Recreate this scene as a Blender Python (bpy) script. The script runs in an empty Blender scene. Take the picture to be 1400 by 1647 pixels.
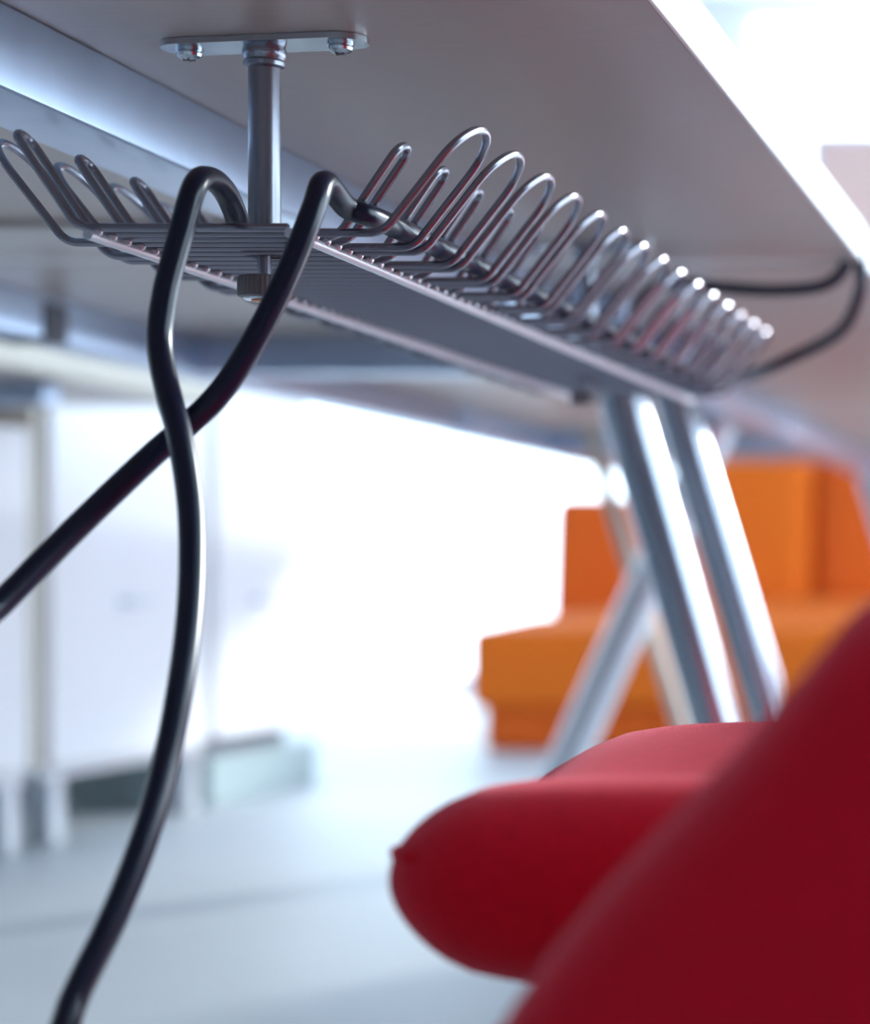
import bpy, bmesh, math, random
from mathutils import Vector, Matrix

# ------------------------------------------------------------------ camera, light, exposure
scene = bpy.context.scene
COL = scene.collection
F = 3600.0            # focal length in pixels of the 1400x1647 frame
CZ = 0.42             # lens height above the floor
PX, PY = 1812.0, 940.0  # principal point (a shifted lens: the photograph looks along the tray)

cam_d = bpy.data.cameras.new('camera')
cam = bpy.data.objects.new('camera', cam_d); COL.objects.link(cam)
cam.location = (0, 0, CZ); cam.rotation_euler = (math.pi / 2, 0, 0)
cam_d.sensor_fit = 'VERTICAL'; cam_d.sensor_height = 36.0; cam_d.sensor_width = 36.0
cam_d.lens = F / 1647.0 * 36.0
cam_d.shift_x = -(PX - 700.0) / 1647.0
cam_d.shift_y = (PY - 823.5) / 1647.0
cam_d.clip_start = 0.05; cam_d.clip_end = 100
cam_d.dof.use_dof = True; cam_d.dof.focus_distance = 1.135
cam_d.dof.aperture_fstop = 4.3; cam_d.dof.aperture_blades = 9
scene.camera = cam

world = bpy.data.worlds.new('overcast_sky'); scene.world = world
world.use_nodes = True
bg = world.node_tree.nodes['Background']
bg.inputs[0].default_value = (0.72, 0.85, 1.0, 1); bg.inputs[1].default_value = 7.0

vs = scene.view_settings
vs.view_transform = 'Standard'; vs.look = 'None'; vs.gamma = 1.0; vs.use_curve_mapping = False
vs.exposure = 0.0

sun_d = bpy.data.lights.new('hazy_sun', 'SUN'); sun_d.energy = 5.0; sun_d.angle = math.radians(7); sun_d.color = (1.0, 0.98, 0.96)
sun = bpy.data.objects.new('hazy_sun', sun_d); COL.objects.link(sun); sun.location = (4, 4, 4)
SUN_AZ, SUN_EL = math.radians(41), math.radians(19)     # from the far right, low enough to reach in below the desk edge
sun.rotation_euler = Vector((math.sin(SUN_AZ) * math.cos(SUN_EL), math.cos(SUN_AZ) * math.cos(SUN_EL), math.sin(SUN_EL))).to_track_quat('Z', 'Y').to_euler()

random.seed(4)

# ------------------------------------------------------------------ materials
def mat(name, col, rough=0.5, metal=0.0, noise=None, bump=None, sheen=0.0, spec=None, coat=0.0, stretch=(1, 1, 1)):
    """noise=(scale, amount): procedural mottling of the colour; bump=(scale, strength, distance)."""
    m = bpy.data.materials.new(name); m.use_nodes = True
    nt = m.node_tree; b = nt.nodes['Principled BSDF']
    b.inputs['Base Color'].default_value = (*col, 1)
    b.inputs['Roughness'].default_value = rough
    b.inputs['Metallic'].default_value = metal
    if spec is not None: b.inputs['Specular IOR Level'].default_value = spec
    if coat: b.inputs['Coat Weight'].default_value = coat; b.inputs['Coat Roughness'].default_value = 0.2
    if sheen:
        b.inputs['Sheen Weight'].default_value = sheen
        b.inputs['Sheen Roughness'].default_value = 0.45
        b.inputs['Sheen Tint'].default_value = (1, 0.40, 0.46, 1)
    tc = mp = None
    if noise or bump:
        tc = nt.nodes.new('ShaderNodeTexCoord'); mp = nt.nodes.new('ShaderNodeMapping')
        mp.inputs['Scale'].default_value = stretch
        nt.links.new(tc.outputs['Object'], mp.inputs['Vector'])
    if noise:
        n = nt.nodes.new('ShaderNodeTexNoise'); n.inputs['Scale'].default_value = noise[0]; n.inputs['Detail'].default_value = 5
        nt.links.new(mp.outputs[0], n.inputs['Vector'])
        r = nt.nodes.new('ShaderNodeMapRange')
        r.inputs['From Min'].default_value = 0.25; r.inputs['From Max'].default_value = 0.75
        r.inputs['To Min'].default_value = 1 - noise[1]; r.inputs['To Max'].default_value = 1 + noise[1]
        nt.links.new(n.outputs['Fac'], r.inputs['Value'])
        v = nt.nodes.new('ShaderNodeVectorMath'); v.operation = 'SCALE'
        v.inputs[0].default_value = col
        nt.links.new(r.outputs[0], v.inputs['Scale'])
        nt.links.new(v.outputs[0], b.inputs['Base Color'])
    if bump:
        n = nt.nodes.new('ShaderNodeTexNoise'); n.inputs['Scale'].default_value = bump[0]; n.inputs['Detail'].default_value = 3
        nt.links.new(mp.outputs[0], n.inputs['Vector'])
        bp = nt.nodes.new('ShaderNodeBump'); bp.inputs['Strength'].default_value = bump[1]; bp.inputs['Distance'].default_value = bump[2]
        nt.links.new(n.outputs['Fac'], bp.inputs['Height']); nt.links.new(bp.outputs[0], b.inputs['Normal'])
    return m

def glass_mat(name):
    m = bpy.data.materials.new(name); m.use_nodes = True
    nt = m.node_tree; nt.nodes.clear()
    o = nt.nodes.new('ShaderNodeOutputMaterial'); mx = nt.nodes.new('ShaderNodeMixShader')
    t = nt.nodes.new('ShaderNodeBsdfTransparent'); g = nt.nodes.new('ShaderNodeBsdfGlossy')
    t.inputs[0].default_value = (0.95, 0.98, 0.98, 1); g.inputs['Roughness'].default_value = 0.02
    mx.inputs[0].default_value = 0.06
    nt.links.new(t.outputs[0], mx.inputs[1]); nt.links.new(g.outputs[0], mx.inputs[2]); nt.links.new(mx.outputs[0], o.inputs[0])
    return m

M = {
    'wire':    mat('silver_grey_lacquered_wire', (0.30, 0.30, 0.355), 0.21, 0.75, bump=(400, 0.04, 0.0003)),
    'rail':    mat('brightened_rail_rod', (0.78, 0.79, 0.84), 0.33, 0.6),  # paler than the wire: the window's reflection is put into the colour
    'post':    mat('grey_lacquered_tube', (0.30, 0.31, 0.36), 0.27, 0.75, bump=(300, 0.04, 0.0003)),
    'zinc':    mat('zinc_plated_steel', (0.55, 0.60, 0.64), 0.22, 1.0, noise=(60, 0.12)),
    'knob':    mat('dark_grey_plastic', (0.16, 0.15, 0.16), 0.5),
    'brass':   mat('copper_coloured_washer', (0.55, 0.26, 0.14), 0.35, 0.8),
    'cable':   mat('black_rubber_sheath', (0.004, 0.008, 0.028), 0.28, 0.0, spec=0.5, bump=(900, 0.08, 0.0002)),
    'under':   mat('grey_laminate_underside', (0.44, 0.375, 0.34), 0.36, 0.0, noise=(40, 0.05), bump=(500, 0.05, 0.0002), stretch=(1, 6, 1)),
    'edge':    mat('white_edge_band', (0.85, 0.85, 0.85), 0.4),
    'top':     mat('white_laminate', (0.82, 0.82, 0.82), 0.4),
    'beam':    mat('silver_painted_beam', (0.50, 0.60, 0.76), 0.32, 0.75, noise=(30, 0.06)),
    'strip':   mat('pale_grey_strip', (0.62, 0.60, 0.57), 0.5),
    'leg':     mat('brushed_silver_leg', (0.42, 0.45, 0.52), 0.2, 0.9),
    'joint':   mat('dark_joint', (0.12, 0.13, 0.16), 0.5),
    'red':     mat('red_wool', (0.80, 0.006, 0.026), 0.9, 0.0, noise=(260, 0.10), bump=(1400, 0.5, 0.0006), sheen=0.5, spec=0.15),
    'redfuzz': mat('red_wool_fibre', (0.90, 0.16, 0.15), 0.8),
    'orange':  mat('orange_upholstery', (0.74, 0.115, 0.002), 0.85, 0.0, noise=(90, 0.08), bump=(500, 0.3, 0.001)),
    'orange_lit': mat('lit_orange_upholstery', (0.80, 0.155, 0.002), 0.85, 0.0, noise=(90, 0.08), bump=(500, 0.3, 0.001)),  # lighter copy of the sofa orange for its brighter-lit cushions
    'cream':   mat('cream_edge', (0.58, 0.53, 0.45), 0.5),
    'cab':     mat('white_cabinet_lacquer', (0.84, 0.83, 0.86), 0.4),
    'cabgap':  mat('maple_cabinet_side', (0.88, 0.82, 0.72), 0.5),
    'cableg':  mat('silver_cabinet_leg', (0.68, 0.72, 0.78), 0.3, 0.6),
    'plinth':  mat('grey_green_plinth', (0.30, 0.38, 0.40), 0.5),
    'floor':   mat('pale_blue_grey_resin_floor', (0.47, 0.51, 0.555), 0.5, 0.0, noise=(3, 0.06), spec=0.4),
    'wall':    mat('white_wall_paint', (0.80, 0.81, 0.83), 0.8, noise=(4, 0.02)),
    'rear':    mat('dark_slate_wall_paint', (0.13, 0.14, 0.17), 0.8, noise=(4, 0.03)),
    'ceil':    mat('white_ceiling_paint', (0.55, 0.60, 0.63), 0.9),
    'frame':   mat('pale_blue_window_frame', (0.66, 0.68, 0.80), 0.45),
    'screen':  mat('pinkish_beige_screen_fabric', (0.62, 0.46, 0.42), 0.9, noise=(80, 0.05)),
    'glass':   glass_mat('window_glass'),
    'steel':   mat('polished_chair_steel', (0.7, 0.7, 0.72), 0.2, 1.0),
}

# ------------------------------------------------------------------ mesh helpers
def link(o, parent=None):
    COL.objects.link(o)
    if parent is not None: o.parent = parent
    return o

def empty(name, loc, label, cat, group=None, kind=None):
    o = bpy.data.objects.new(name, None); o.location = loc; o.empty_display_size = 0.05
    tag(o, label, cat, group, kind)
    return link(o)

def tag(o, label=None, cat=None, group=None, kind=None):
    if label: o['label'] = label
    if cat: o['category'] = cat
    if group: o['group'] = group
    if kind: o['kind'] = kind
    return o

def origin_of(p):
    v = Vector((0, 0, 0))
    while p is not None:
        v += p.location; p = p.parent
    return v

def build(name, geo, material, parent=None, smooth=True, loc=None):
    """geo=(verts, faces) in world coordinates (metres); loc = origin of the new object (defaults to its base centre)."""
    vs_, fs = geo
    pts = [Vector(v) for v in vs_]
    if loc is None:
        xs = [p.x for p in pts]; ys = [p.y for p in pts]; zs = [p.z for p in pts]
        loc = Vector(((min(xs) + max(xs)) / 2, (min(ys) + max(ys)) / 2, min(zs)))
    loc = Vector(loc)
    me = bpy.data.meshes.new(name)
    me.from_pydata([p - loc for p in pts], [], fs)
    bm = bmesh.new(); bm.from_mesh(me); bmesh.ops.recalc_face_normals(bm, faces=bm.faces[:]); bm.to_mesh(me); bm.free()
    if smooth:
        me.polygons.foreach_set('use_smooth', [True] * len(me.polygons))
        if smooth == 'angle':
            me.set_sharp_from_angle(angle=math.radians(35))
    me.materials.append(material)
    o = bpy.data.objects.new(name, me)
    o.location = loc - origin_of(parent)
    return link(o, parent)

def join(*geos):
    V, Fc = [], []
    for v, f in geos:
        n = len(V); V += list(v); Fc += [tuple(i + n for i in q) for q in f]
    return V, Fc

def box(x0, x1, y0, y1, z0, z1, r=0.0, seg=2):
    bm = bmesh.new(); bmesh.ops.create_cube(bm, size=1)
    for v in bm.verts:
        v.co = Vector(((x0 + x1) / 2 + v.co.x * (x1 - x0), (y0 + y1) / 2 + v.co.y * (y1 - y0), (z0 + z1) / 2 + v.co.z * (z1 - z0)))
    if r: bmesh.ops.bevel(bm, geom=bm.edges[:], offset=r, segments=seg, affect='EDGES', profile=0.5)
    bm.verts.index_update()
    g = ([v.co.copy() for v in bm.verts], [tuple(v.index for v in f.verts) for f in bm.faces]); bm.free()
    return g

def pillow(x0, x1, y0, y1, z0, z1, r, n=16, warp=None):
    """rounded box on a subdivided grid, optionally warped: a cushion."""
    bm = bmesh.new(); bmesh.ops.create_cube(bm, size=2)
    bmesh.ops.subdivide_edges(bm, edges=bm.edges[:], cuts=n, use_grid_fill=True)
    c = Vector(((x0 + x1) / 2, (y0 + y1) / 2, (z0 + z1) / 2)); h = Vector(((x1 - x0) / 2, (y1 - y0) / 2, (z1 - z0) / 2))
    rr = Vector((min(r, h.x * .999), min(r, h.y * .999), min(r, h.z * .999)))
    for v in bm.verts:
        q = Vector()
        p = Vector()
        for a in range(3):
            s = v.co[a]
            # denser sampling near the ends
            t = math.sin(s * math.pi / 2)
            q[a] = t * h[a]
        core = Vector([max(-(h[a] - rr[a]), min(h[a] - rr[a], q[a])) for a in range(3)])
        d = Vector([(q[a] - core[a]) / rr[a] for a in range(3)])
        if d.length > 1e-6: d = d / max(abs(d.x), abs(d.y), abs(d.z)) ; 
        if d.length > 1e-6: d.normalize()
        p = core + Vector([d[a] * rr[a] for a in range(3)])
        v.co = c + p
        if warp: v.co = warp(v.co)
    bm.verts.index_update()
    g = ([v.co.copy() for v in bm.verts], [tuple(v.index for v in f.verts) for f in bm.faces]); bm.free()
    return g

def tube(path, r, sides=12, closed=False, caps=True, radii=None):
    P = [Vector(p) for p in path]; n = len(P)
    T = []
    for i in range(n):
        a = P[(i - 1) % n] if (closed or i > 0) else P[i]
        b = P[(i + 1) % n] if (closed or i < n - 1) else P[i]
        T.append((b - a).normalized())
    ref = Vector((0, 0, 1)) if abs(T[0].z) < 0.9 else Vector((1, 0, 0))
    N = (ref - T[0] * ref.dot(T[0])).normalized()
    V, Fc = [], []
    for i in range(n):
        if i:
            q = T[i - 1].rotation_difference(T[i]); N = q @ N
            N = (N - T[i] * N.dot(T[i])).normalized()
        B = T[i].cross(N)
        rr = radii[i] if radii else r
        for k in range(sides):
            a = 2 * math.pi * k / sides
            V.append(P[i] + (N * math.cos(a) + B * math.sin(a)) * rr)
    m = n if closed else n - 1
    for i in range(m):
        j = (i + 1) % n
        for k in range(sides):
            l = (k + 1) % sides
            Fc.append((i * sides + k, i * sides + l, j * sides + l, j * sides + k))
    if caps and not closed:
        Fc.append(tuple(range(sides))[::-1]); Fc.append(tuple(range((n - 1) * sides, n * sides)))
    return V, Fc

def fillet(pts, radii, seg=8):
    P = [Vector(p) for p in pts]; out = [P[0]]
    for i in range(1, len(P) - 1):
        r = radii[i] if isinstance(radii, (list, tuple)) else radii
        a = (P[i - 1] - P[i]).normalized(); b = (P[i + 1] - P[i]).normalized()
        ang = a.angle(b)
        t = min(r / math.tan(ang / 2), 0.499 * (P[i - 1] - P[i]).length if i > 1 else 9, 0.499 * (P[i + 1] - P[i]).length if i < len(P) - 2 else 9)
        rr = t * math.tan(ang / 2)
        bis = (a + b).normalized(); C = P[i] + bis * (rr / math.sin(ang / 2))
        s = P[i] + a * t - C; e = P[i] + b * t - C
        w = s.angle(e)
        for k in range(seg + 1):
            f = k / seg
            out.append(C + (s * math.sin((1 - f) * w) + e * math.sin(f * w)) / math.sin(w))
    out.append(P[-1])
    return out

def spline(pts, per=8):
    P = [Vector(p) for p in pts]; out = []
    for i in range(len(P) - 1):
        p0 = P[i - 1] if i else P[0] * 2 - P[1]; p1 = P[i]; p2 = P[i + 1]
        p3 = P[i + 2] if i + 2 < len(P) else P[-1] * 2 - P[-2]
        for k in range(per):
            t = k / per
            out.append(0.5 * ((2 * p1) + (p2 - p0) * t + (2 * p0 - 5 * p1 + 4 * p2 - p3) * t * t + (3 * p1 - p0 - 3 * p2 + p3) * t ** 3))
    out.append(P[-1])
    return out

def lathe(cx, cy, prof, sides=32, knurl=0.0):
    """prof: list of (radius, z) bottom to top, closed at both ends."""
    V, Fc = [], []
    for r, z in prof:
        for k in range(sides):
            a = 2 * math.pi * k / sides
            q = r * (1 + (knurl if k % 2 else -knurl))
            V.append(Vector((cx + q * math.cos(a), cy + q * math.sin(a), z)))
    for i in range(len(prof) - 1):
        for k in range(sides):
            l = (k + 1) % sides
            Fc.append((i * sides + k, i * sides + l, (i + 1) * sides + l, (i + 1) * sides + k))
    Fc.append(tuple(range(sides))[::-1]); Fc.append(tuple(range((len(prof) - 1) * sides, len(prof) * sides)))
    return V, Fc

def prism(outline, z0, z1):
    n = len(outline)
    V = [Vector((x, y, z0)) for x, y in outline] + [Vector((x, y, z1)) for x, y in outline]
    Fc = [tuple(range(n))[::-1], tuple(range(n, 2 * n))] + [(i, (i + 1) % n, n + (i + 1) % n, n + i) for i in range(n)]
    return V, Fc

def H(h): return h + CZ        # height above the lens axis -> height above the floor

def copy_tree(o, parent=None):
    c = o.copy(); link(c, parent)
    for ch in list(o.children): copy_tree(ch, c)
    return c

# ------------------------------------------------------------------ the room
RX, LX, BY, NY, CH = 3.0, -5.0, 9.0, -2.6, 2.75
def struct(name, geo, m, label):
    o = build(name, geo, m, smooth=False); o['kind'] = 'structure'; o['label'] = label; return o
struct('floor', box(LX - .2, RX + .2, NY - .2, BY + .2, -0.1, 0), M['floor'], 'pale blue grey polished floor of the office')
struct('ceiling', box(LX - .2, RX + .2, NY - .2, BY + .2, CH, CH + .1), M['ceil'], 'white ceiling above the office')
struct('wall_left', box(LX - .2, LX, NY - .2, BY + .2, 0, CH), M['wall'], 'plain white wall beyond the cabinets')
struct('wall_rear', box(LX, RX, NY - .2, NY, 0, CH), M['rear'], 'dark slate painted wall facing the windows')
struct('wall_pier', box(-1.71, -1.53, BY - .1, BY + .1, 0, CH), M['frame'], 'pale blue wall pier between the tall windows')

def window(n, axis, a0, a1, c, count, label):
    w = bpy.data.objects.new('window_%d' % n, None); w.location = ((a0 + a1) / 2, c, 0) if axis == 'x' else (c, (a0 + a1) / 2, 0)
    link(w); w['kind'] = 'structure'; w['label'] = label
    def bx(u0, u1, z0, z1, t):
        return box(u0, u1, c - t, c + t, z0, z1, .004) if axis == 'x' else box(c - t, c + t, u0, u1, z0, z1, .004)
    build('sill_rail', bx(a0, a1, 0, .06, .04), M['frame'], w, False)
    build('head_rail', bx(a0, a1, CH - .06, CH, .04), M['frame'], w, False)
    s = (a1 - a0) / count
    for i in range(count + 1):
        u = a0 + i * s
        build('mullion', bx(max(a0, u - .03), min(a1, u + .03), .06, CH - .06, .035), M['frame'], w, False)
    for i in range(count):
        build('pane', bx(a0 + i * s + .03, a0 + (i + 1) * s - .03, .06, CH - .06, .004), M['glass'], w, False)
window(1, 'x', LX, -1.71, BY, 2, 'tall bright window beyond the white cabinets')
window(2, 'x', -1.53, RX, BY, 3, 'tall bright window behind the orange sofa')
struct('wall_right', box(RX, RX + .2, NY, .4, 0, CH), M['rear'], 'unseen dark wall added beside the row of tall panes to cut the light')  # unseen, kept solid and dark so the near chair wing stays shaded
window(3, 'y', .4, BY, RX, 5, 'long row of tall panes along the side wall')

# ------------------------------------------------------------------ desks (one row of three, tray side at X = -0.23)
DX0, DX1 = -1.25, -0.23
DZ0, DZ1 = H(.2835), H(.316)
BZ = H(.2413)
def desk(name, y0, y1, label, crossbars, strips=()):
    d = empty(name, ((DX0 + DX1) / 2, (y0 + y1) / 2, 0), label, 'desk', 'desks in the row with the cable tray')
    t = build('tabletop', box(DX0 + .002, DX1 - .002, y0 + .002, y1 - .002, DZ0 + .0005, DZ1 - .001, .001), M['top'], d, False)
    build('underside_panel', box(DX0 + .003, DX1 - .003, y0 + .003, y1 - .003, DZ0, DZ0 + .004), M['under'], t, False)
    build('edge_band', box(DX1 - .003, DX1, y0, y1, DZ0, DZ1, .0012, 2), M['edge'], t, False)
    build('edge_band', box(DX0, DX0 + .003, y0, y1, DZ0, DZ1, .0012, 2), M['edge'], t, False)
    for bx0, bx1 in ((-.595, -.5465), (-1.108, -1.06)):
        build('beam', box(bx0, bx1, y0 + .004, y1 - .004, BZ, DZ0, .0018, 3), M['beam'], d, 'angle')
    for yc in crossbars:
        build('crossbar', box(-1.06, -.595, yc, yc + .048, BZ, DZ0, .0018, 3), M['beam'], d, 'angle')
    for s0, s1 in strips:
        build('stiffener_strip', box(-1.06, -.595, s0, s1, DZ0 - .006, DZ0, .001), M['strip'], d, False)
    return d
dA = desk('desk', .36, 1.96, 'white-edged desk with the near cable tray bracket screwed underneath', (), ((1.745, 1.829),))
dB = desk('desk', 1.98, 3.58, 'white-edged desk standing on the paired silver tube legs', (2.55,))
dC = desk('desk', 3.60, 5.20, 'white-edged desk at the sofa end of the row', (4.15,))
build('joint_sleeve', box(-1.112, -1.056, 2.19, 2.235, BZ - .003, BZ + .036, .003), M['joint'], dB, False)

def slant_leg(parent, y, xt, xb, r=.0235, m=None):
    p = [(xt, y, BZ + .004), (xb, y, .018)]
    l = build('leg', tube([Vector(p[0]).lerp(Vector(p[1]), i / 8) for i in range(9)], r, 28), m or M['leg'], parent, 'angle')
    build('foot', lathe(xb, y, [(.020, 0), (.026, .002), (.027, .012), (.024, .022)], 24), M['joint'], l, 'angle')
    return l
def bracket(parent, y, x0, x1):
    build('leg_bracket', box(x0, x1, y - .035, y + .035, BZ + .008, DZ0 - .0005, .004), M['beam'], parent, False)
slant_leg(dB, 2.20, -.5135, -.327); bracket(dB, 2.20, -.546, -.485)
slant_leg(dB, 2.53, -.522, -.324);  bracket(dB, 2.53, -.546, -.49)
slant_leg(dB, 3.46, -.833, -.631, .012, M['cream']); slant_leg(dB, 3.40, -.620, -.908, .029, M['cableg']);  bracket(dB, 3.40, -.65, -.5955)  # cream on the thin leg paints in the orange it reflects
slant_leg(dC, 5.00, -.578, -.385);  bracket(dC, 5.00, -.546, -.52)
slant_leg(dA, .52, -.571, -.38);    slant_leg(dA, .52, -1.084, -1.2)

# second row at the far side
r2 = empty('desk', (-1.93, 2.78, 0), 'cream-edged desk in the next row, over the white cabinet', 'desk')
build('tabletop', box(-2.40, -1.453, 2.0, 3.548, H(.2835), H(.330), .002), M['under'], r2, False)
build('edge_band', box(-1.453, -1.45, 2.0, 3.55, H(.282), H(.332), .001), M['cream'], r2, False)
build('end_band', box(-2.40, -1.453, 3.548, 3.551, H(.282), H(.332), .001), M['cream'], r2, False)
build('crossbar', box(-2.35, -1.50, 3.10, 3.15, H(.250), H(.2835), .003), M['beam'], r2, False)
for x, y in ((-1.55, 2.12), (-2.3, 2.12), (-2.3, 3.44)):
    build('leg', tube([(x, y, 0), (x, y, H(.2835))], .022, 20), M['leg'], r2, 'angle')

# ------------------------------------------------------------------ white cabinets against the light
def cabinet(label, y0, y1, top, legs, handles, sidemat):
    X1, X0 = -1.72, -2.18
    c = empty('cabinet', ((X0 + X1) / 2, (y0 + y1) / 2, 0), label, 'cabinet', 'white cabinets below the windows')
    zb = .124
    build('body', box(X0, X1 - .02, y0 + .002, y1 - .002, zb, top, .002), sidemat, c, False)
    n = 1 if y1 - y0 < .6 else 1
    d = build('door', box(X1 - .019, X1, y0 + .022, y1 - .022, zb + .006, top - .004, .002), M['cab'], c, False)
    for hy, hz in handles:
        build('handle', tube(fillet([(X1 - .001, hy - .045, hz), (X1 + .024, hy - .045, hz), (X1 + .024, hy + .045, hz), (X1 - .001, hy + .045, hz)], .01, 4), .005, 8), M['cableg'], d)
    if legs:
        for ly in (y0 + .06, y1 - .06):
            for lx in (X1 - .03, X0 + .04):
                build('leg', box(lx - .022, lx + .022, ly - .022, ly + .022, 0, zb, .003), M['cableg'], c, False)
        build('base_rail', box(X1 - .05, X1 - .012, y0 + .01, y1 - .01, zb - .018, zb, .002), M['cableg'], c, False)
    else:
        build('plinth', box(X0 + .03, X1 - .01, y0 + .01, y1 + .06, 0, .09, .003), M['plinth'], c, False)
        build('base_rail', box(X0 + .04, X1 - .05, y0 + .02, y1 - .02, .09, zb), M['joint'], c, False)
    return c
cabinet('low white cabinet tucked beneath the cream-edged desk', 2.88, 3.53, .668, True, ((3.2, .42),), M['cabgap'])
cabinet('tall white cabinet on silver legs beside the low cabinet', 3.56, 4.205, 1.16, True, ((3.87, .39),), M['cabgap'])
cabinet('tall white cabinet on a grey plinth at the end of the run', 4.215, 4.72, 1.16, False, ((4.45, .39), (4.45, .28)), M['cab'])

# ------------------------------------------------------------------ orange sofa, beige screen
sf = empty('sofa', (-.2, 6.1, 0), 'orange upholstered sofa in front of the bright windows', 'sofa')
SX0, SX1 = -1.648, 1.3
build('base', pillow(SX0 + .03, SX1 - .03, 5.63, 6.45, .0, .115, .015, 10), M['orange'], sf)
def seat_warp(p):
    if p.z > .2:
        f = max(0, min(1, (p.y - 5.66) / .5)); p.z += (.022 + .05 * max(0, min(1, (p.x - SX0 - .05) / .35))) * f
    return p
for a, b in ((SX0, -.2), (-.195, SX1)):
    s = build('seat', pillow(a, b, 5.6, 6.46, .107, .312, .028, 22, seat_warp), M['orange_lit'], sf)
def back_warp(p):
    p.y += (p.z - .36) * .12; return p
build('side_cushion', pillow(SX0 + .045, -1.24, 6.22, 6.44, .27, .665, .035, 14, back_warp), M['orange'], sf)
build('backrest', pillow(-1.235, -.872, 6.20, 6.45, .35, .80, .06, 18, back_warp), M['orange_lit'], sf)
build('backrest', pillow(-.868, SX1, 6.20, 6.45, .35, .80, .06, 18, back_warp), M['orange'], sf)  # deeper orange copy paints in the shading of this end
def throw_warp(p):
    p.y -= .10 * (1 - min(1, abs((p.x + .86) / .25)) ** 2) ; return p
sc = empty('partition_screen', (-.6, 8.5, 0), 'pinkish beige partition screen behind the orange sofa', 'screen')
build('panel', box(-1.18, -.05, 8.48, 8.52, .06, 2.11, .006), M['screen'], sc, False)
build('frame', join(box(-1.20, -1.18, 8.47, 8.53, 0, 2.13, .004), box(-.07, -.05, 8.47, 8.53, 0, 2.13, .004), box(-1.18, -.07, 8.47, 8.53, 2.11, 2.13, .004)), M['frame'], sc, False)
for x in (-1.14, -.07):
    build('foot', box(x - .03, x + .03, 8.3, 8.7, 0, .02, .003), M['frame'], sc, False)

# ------------------------------------------------------------------ the wire cable tray
TX = -.449             # centre line of the tray
WZ = H(.1722)          # height of the cross wires
WR = .00215            # wire radius
D0 = 1.08              # depth of the first wire
ST = .0158            # distance between neighbouring wires
NP = 15                # loops per side
tray = empty('cable_tray', (TX, 1.6, WZ - .01), 'silver grey wire cable tray with looped arms hung under the desk', 'cable tray')
for s, y0 in ((-1, D0 - .006), (1, D0 - .012)):
    x = TX + s * .0495
    y1 = 2.06
    p = [(x, y0, WZ - 2 * WR), (x, y0 + .003, WZ - 2 * WR)] + [(x, y0 + (y1 - y0) * i / 12, WZ - 2 * WR) for i in range(1, 13)]
    rail = build('rail', tube(p, WR * 1.12, 14), M['rail'], tray, 'angle')
    beads = []
    for k in range(62):
        y = D0 + k * ST
        if y < y1 - .005:
            beads.append(tube([(x - .0005, y, WZ - .0024), (x + .0014, y, WZ - .0026), (x + .0030, y, WZ - .0021), (x + .0042, y, WZ - .0012)], .002, 8, radii=[.0018, .0022, .0019, .0009]))
    wb = build('rail_beads', join(*beads), M['rail'], rail); wb['kind'] = 'stuff'  # small pale beads along the rail, one at each cross wire
def loop_geo(side, inner):
    """one hairpin of the bent wire: out along the bottom, up the arm, round the top, back."""
    if inner: b, t, rise, gap = .0570, .0885, .0468, ST
    else:     b, t, rise, gap = .0850, .1275, .0545, 3 * ST
    z = 0.0; s = side
    arm = Vector((s * (t - b), 0, rise))
    n = arm.normalized()
    pts = [(0, 0, z), (s * b, 0, z), (s * t, 0, rise), (s * t, gap, rise), (s * b, gap, z), (0, gap, z)]
    pa = fillet(pts, [0, .013, gap * .5, gap * .5, .013, 0], 9)
    return tube(pa, WR, 10)
proto = {}
def place_loop(side, inner, k):
    key = (side, inner)
    loc = Vector((TX, D0 + k * ST, WZ))
    if key not in proto:
        g = loop_geo(side, inner)
        o = build('wire_loop', ([v + loc for v in g[0]], g[1]), M['wire'], tray, 'angle', loc)
        proto[key] = o
    else:
        o = proto[key].copy(); link(o, tray); o.location = loc - origin_of(tray)
for j in range(NP):
    place_loop(1, False, 4 * j + 1); place_loop(1, True, 4 * j + 2)
    if 4 * j + 6 < 4 * NP + 1: place_loop(-1, False, 4 * j + 3); 
    place_loop(-1, True, 4 * j)
# the cut ends at the front of the bent wire
def cross_piece(k, x0, x1):
    y = D0 + k * ST
    build('wire_end', tube([(x0, y, WZ), (x0 + (x1 - x0) * .02, y, WZ), (x0 + (x1 - x0) * .98, y, WZ), (x1, y, WZ)], WR, 12, radii=[WR * .8, WR, WR, WR * .8]), M['wire'], tray, 'angle')
cross_piece(0, TX, TX + .0448)
cross_piece(2, TX - .0535, TX)

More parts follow.
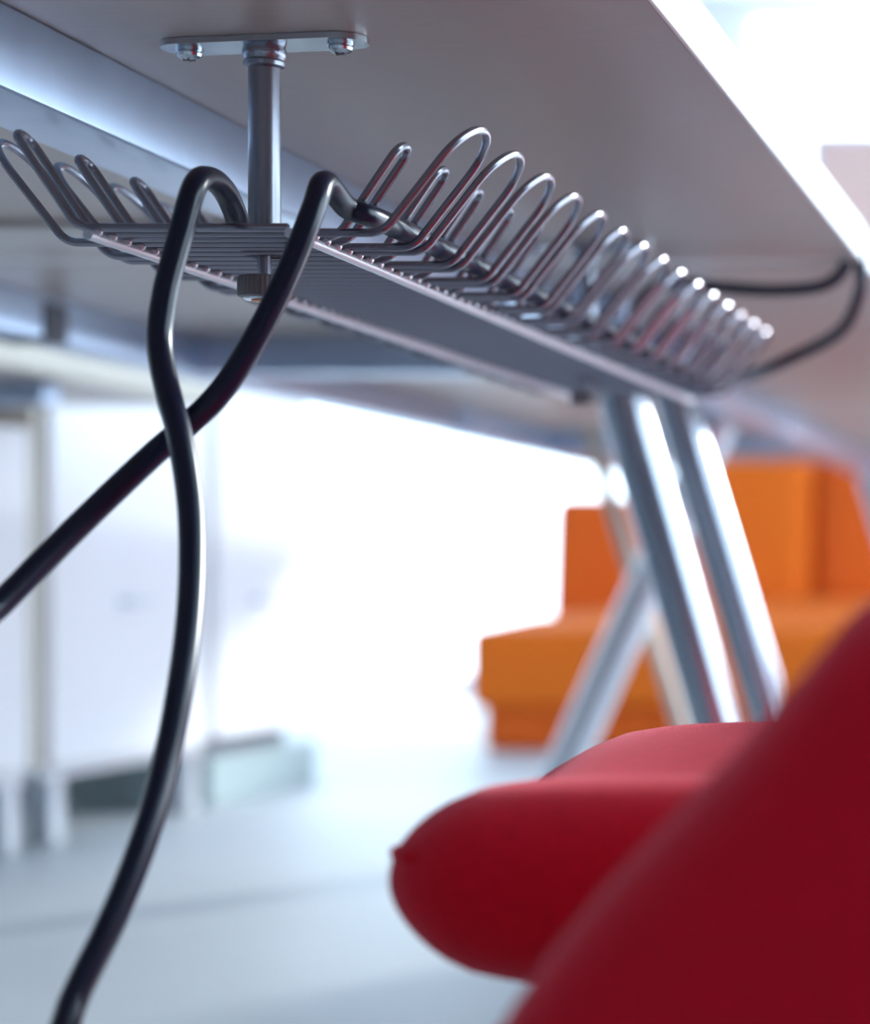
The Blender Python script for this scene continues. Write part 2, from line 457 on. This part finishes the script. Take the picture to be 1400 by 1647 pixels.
# ------------------------------------------------------------------ hangers
def hanger(name, y, yaw, label):
    h = empty(name, (TX, y, WZ - .022), label, 'bracket')
    L, W = .0567, .0135
    c, s = math.cos(yaw), math.sin(yaw)
    def rot(x, yy): return (TX + x * c - yy * s, y + x * s + yy * c)
    out = []
    for sg, a0 in ((1, -90), (-1, 90)):
        for i in range(13):
            a = math.radians(a0 + 180 * i / 12)
            out.append(rot(sg * (L - W) + W * math.cos(a), W * math.sin(a)))
    pl = build('mounting_plate', prism(out, DZ0 - .0034, DZ0 - .0002), M['zinc'], h, 'angle')
    for sx in (-.0425, .0425):
        x, yy = rot(sx, 0)
        sc_ = build('screw', lathe(x, yy, [(.0018, DZ0 - .0088), (.0040, DZ0 - .0084), (.0060, DZ0 - .0070), (.0064, DZ0 - .0055), (.0060, DZ0 - .0046), (.0068, DZ0 - .0044), (.0068, DZ0 - .0034)], 24), M['zinc'], h, 'angle')
        a = .6 + sx * 9
        for q in (a, a + math.pi / 2):
            dx, dy = math.cos(q) * .0032, math.sin(q) * .0032
            build('slot', tube([(x - dx, yy - dy, DZ0 - .0087), (x + dx, yy + dy, DZ0 - .0087)], .0006, 6), M['knob'], sc_)
    z = DZ0 - .0034
    build('collar', lathe(TX, y, [(.0085, z - .0115), (.0103, z - .0105), (.0106, z - .0085), (.0098, z - .0072), (.0102, z - .0062), (.0110, z - .0045), (.0110, z - .0022), (.0104, z - .0008), (.0104, z)], 32), M['post'], h, 'angle')
    build('post', lathe(TX, y, [(.0081, WZ + .0026), (.0081, z - .06), (.0081, z - .0112)], 36), M['post'], h, 'angle')
    build('threaded_stud', lathe(TX, y, [(.0034, WZ - .014), (.0034, WZ - .0024), (.0032, WZ - .0022), (.0032, WZ + .0030)], 20), M['wire'], h, 'angle')
    k = build('knurled_knob', lathe(TX, y, [(.0100, WZ - .0232), (.0128, WZ - .0226), (.0132, WZ - .0215), (.0132, WZ - .0130), (.0124, WZ - .0120)], 72, .016), M['knob'], h, 'angle')
    build('washer', lathe(TX, y, [(.0078, WZ - .0242), (.0100, WZ - .0240), (.0104, WZ - .0232)], 32), M['zinc'], k, 'angle')
    build('end_cap', lathe(TX, y, [(.0060, WZ - .0250), (.0066, WZ - .0246), (.0066, WZ - .0242)], 24), M['brass'], k, 'angle')
    return h
hanger('tray_hanger', 1.166, math.radians(-9), 'grey post bracket with two screws and knurled knob beside the draped cables')
hanger('tray_hanger', 1.8621, 0, 'grey post bracket at the sofa end of the cable tray')

# ------------------------------------------------------------------ cables
def im(u, v, d):       # used once to lay out the cable: picture measure at a chosen distance -> place in the room
    return Vector(((u - PX) * d / F, d, (PY - v) * d / F + CZ))
CR = .0057
c1 = [(-.4245, 1.888, WZ + .0150), (-.426, 1.85, WZ + .0100), (-.445, 1.76, WZ + .0092), (-.478, 1.62, WZ + .0085), (-.482, 1.45, WZ + .0085), (-.475, 1.27, WZ + .0085), (-.4665, 1.20, WZ + .0088),
      (-.4652, 1.168, WZ + .0092), (-.4568, 1.148, WZ + .0105), (-.4495, 1.130, WZ + .0135), im(362, 308, 1.105), im(338, 287, 1.075), im(314, 298, 1.052), im(290, 380, 1.043), im(266, 470, 1.035), im(257, 550, 1.03),
      im(270, 630, 1.02), im(289, 700, 1.01), im(305, 800, 1.0), im(309, 900, .985), im(304, 1000, .97), im(291, 1100, .955),
      im(268, 1220, .94), im(235, 1340, .92), im(185, 1470, .90), im(122, 1600, .88), im(60, 1740, .86), (-.47, .82, .12), (-.56, .78, .02), (-.75, .74, .0058), (-1.0, .7, .0058)]
c1 = [(-.27, 1.968, H(.33)), (-.246, 1.968, H(.290)), (-.262, 1.972, H(.2655)), (-.3075, 1.975, H(.2594)), (-.362, 1.975, H(.2625)), (-.400, 1.965, H(.266)), (-.424, 1.945, H(.245)), (-.424, 1.91, H(.205))] + c1
o = build('power_cable', tube(spline(c1, 8), CR, 16), M['cable'])
tag(o, 'black cable draped over the tray end wire and hanging straight down to the floor', 'cable', 'black cables over the tray')
c2 = [(-.236, 1.972, H(.32)), (-.234, 1.972, H(.283)), (-.238, 2.0, H(.262)), (-.262, 2.05, H(.232)), (-.318, 2.095, H(.210)), (-.356, 2.065, H(.190)), (-.3695, 1.99, WZ + .0090),
      (-.370, 1.85, WZ + .0088), (-.370, 1.6, WZ + .0088), (-.370, 1.4, WZ + .0088), (-.370, 1.25, WZ + .0088), (-.3705, 1.165, WZ + .009), (-.3712, 1.132, WZ + .0092), (-.3755, 1.1075, WZ + .0105), (-.3835, 1.1000, WZ + .0135), im(523, 293, 1.07), im(505, 335, 1.056),
      im(472, 420, 1.05), im(437, 495, 1.045), im(397, 568, 1.04), im(352, 634, 1.035), im(300, 685, 1.03), im(240, 737, 1.02), im(130, 842, 1.0), im(0, 972, .97),
      im(-120, 1090, .94), (-.58, .88, .22), (-.68, .85, .05), (-.80, .83, .0058), (-1.05, .80, .0058)]
o = build('power_cable', tube(spline(c2, 8), CR, 16), M['cable'])
tag(o, 'black cable running along the tray then slanting away crossing behind the other cable', 'cable', 'black cables over the tray')

# ------------------------------------------------------------------ red chairs
def interp(x, tab):
    if x <= tab[0][0]: return tab[0][1]
    for (a, b), (c, d) in zip(tab, tab[1:]):
        if x <= c: return b + (d - b) * (x - a) / (c - a)
    return tab[-1][1]
RIM = [(-.26, -.25), (-.21, -.165), (-.188, -.135), (-.161, -.096), (-.1345, -.068), (-.106, -.040), (-.0778, -.006), (0, .045), (.1, .075), (.22, .13), (.33, .15)]
def seat_dz(y):        # a shallow dip between the near roll and the far hump of the seat
    return .004 * math.exp(-((y - 1.13) / .06) ** 2) - .010 * math.exp(-((y - .975) / .06) ** 2)
def make_chair():
    yc = 1.0
    ch = empty('lounge_chair', (.08, yc, 0), 'red wool tub chair with its seat pushed under the tray desk', 'chair', 'red tub chairs along the desks')
    # seat cushion
    y0, y1 = .815, 1.215
    def sw(p):
        f = 1 - ((p.y - yc - .02) / .2) ** 2
        if p.z > H(-.110): p.z += seat_dz(p.y)
        t = max(0, min(1, (p.x + .278) / .085)); p.z = H(-.103) + (p.z - H(-.103)) * (1 - .30 * (1 - t) ** 2)
        if p.x < -.1: p.x -= 0.008 * max(0, f)
        return p
    st = build('seat', pillow(-.278, .24, y0, y1, H(-.154), H(-.0745), .0395, 30, sw), M['red'], ch)
    # piping seam along the front and both sides
    zz = H(-.101)
    build('piping', tube(fillet([(-.2630, y0 + .0105, zz), (-.2760, y0 + .024, zz), (-.2835, yc, zz), (-.2760, y1 - .024, zz), (-.2630, y1 - .0105, zz)], [0, .03, .3, .03, 0], 8), .0024, 8), M['red'], st)
    # fluff standing off the wool
    V, Fc = [], []
    rnd = random.Random(9)
    for i in range(2200):
        x = rnd.uniform(-.25, .0); y = rnd.uniform(1.10, 1.19)
        z = H(-.0745) + seat_dz(y)
        # follow the rounded far and front shoulders
        for e, c0 in ((max(0, y - (y1 - .0395)), 0), (max(0, -.2385 - x), 0)):
            if e: z -= .0395 - math.sqrt(max(0, .0395 ** 2 - e * e))
        t = max(0, min(1, (x + .278) / .085)); z = H(-.103) + (z - H(-.103)) * (1 - .30 * (1 - t) ** 2)
        p = Vector((x, y, z - .0005)); L = rnd.uniform(.0008, .0026) * (1.5 if rnd.random() < .08 else 1)
        d = Vector((rnd.uniform(-.8, .8), rnd.uniform(-.5, .5), rnd.uniform(.3, 1))).normalized()
        side = d.cross(Vector((0, 1, 0))).normalized() * .00004
        m = p + d * L * .6; t = p + d * L + Vector((rnd.uniform(-1, 1), 0, rnd.uniform(-.5, .2))) * L * .4
        n = len(V); V += [p - side, p + side, m + side, m - side, t]
        Fc += [(n, n + 1, n + 2, n + 3), (n + 3, n + 2, n + 4)]
    fz = build('wool_fuzz', (V, Fc), M['redfuzz'], st, False); fz['kind'] = 'stuff'
    # wrap-around back with wings: a padded band of changing height
    plan = fillet([(-.255, yc - .315, 0), (-.06, yc - .34, 0), (.31, yc - .33, 0), (.31, yc + .33, 0), (-.06, yc + .34, 0), (-.255, yc + .315, 0)], [0, .3, .22, .22, .3, 0], 14)
    # resample evenly
    S = [0]
    for a, b in zip(plan, plan[1:]): S.append(S[-1] + (b - a).length)
    N = 110; pts = []
    for i in range(N + 1):
        s = S[-1] * i / N
        k = max(j for j in range(len(S)) if S[j] <= s + 1e-9); k = min(k, len(S) - 2)
        pts.append(plan[k].lerp(plan[k + 1], (s - S[k]) / (S[k + 1] - S[k])))
    V, Fc = [], []; ring = 0
    th = .046
    for i, p in enumerate(pts):
        a = pts[max(0, i - 1)]; b = pts[min(N, i + 1)]
        t = (b - a).normalized(); n = Vector((t.y, -t.x, 0))
        edge = min(i, N - i) / 6.0
        q = th * min(1, math.sqrt(max(.02, min(1, edge * (2 - min(edge, 1))))))
        top = H(interp(p.x, RIM)); bot = H(-.30) + .02 * (1 - min(1, edge))
        top = max(top, bot + 2.2 * q)
        prof = []
        for k in range(9):                       # rim
            an = math.pi * k / 8
            prof.append((math.cos(an) * q, top - q + math.sin(an) * q))
        for k in range(1, 8):                    # inner face
            prof.append((-q, top - q + (bot + q - top + q) * k / 8))
        for k in range(9):
            an = math.pi + math.pi * k / 8
            prof.append((math.cos(an) * q, bot + q + math.sin(an) * q))
        for k in range(1, 8):
            prof.append((q, bot + q + (top - bot - 2 * q) * k / 8))
        ring = len(prof)
        for o_, z in prof:
            V.append(Vector((p.x, p.y, z)) + n * o_)
    for i in range(N):
        for k in range(ring):
            l = (k + 1) % ring
            Fc.append((i * ring + k, i * ring + l, (i + 1) * ring + l, (i + 1) * ring + k))
    Fc.append(tuple(range(ring))); Fc.append(tuple(range(N * ring, (N + 1) * ring))[::-1])
    build('backrest', (V, Fc), M['red'], ch)
    build('seat_pan', pillow(-.02, .30, yc - .31, yc + .31, H(-.25), H(-.155), .03, 10), M['red'], ch)
    build('column', lathe(.12, yc, [(.028, .035), (.028, .10), (.022, .105), (.022, H(-.245))], 24), M['steel'], ch, 'angle')
    for a in (45, 135, 225, 315):
        r = math.radians(a); e = Vector((.12 + .27 * math.cos(r), yc + .27 * math.sin(r), .014))
        build('base_arm', tube([(.12, yc, .05), Vector((.12, yc, .05)).lerp(e, .4), e], .014, 14, radii=[.017, .015, .012]), M['steel'], ch)
    return ch
ch1 = make_chair()
bounce_chair = copy_tree(ch1)  # unseen second chair, added for its red bounce on the desk undersides
bounce_chair.location = (.10, 2.78, 0)
bounce_chair['label'] = 'unseen red wool tub chair added for its pink bounce under the desks'
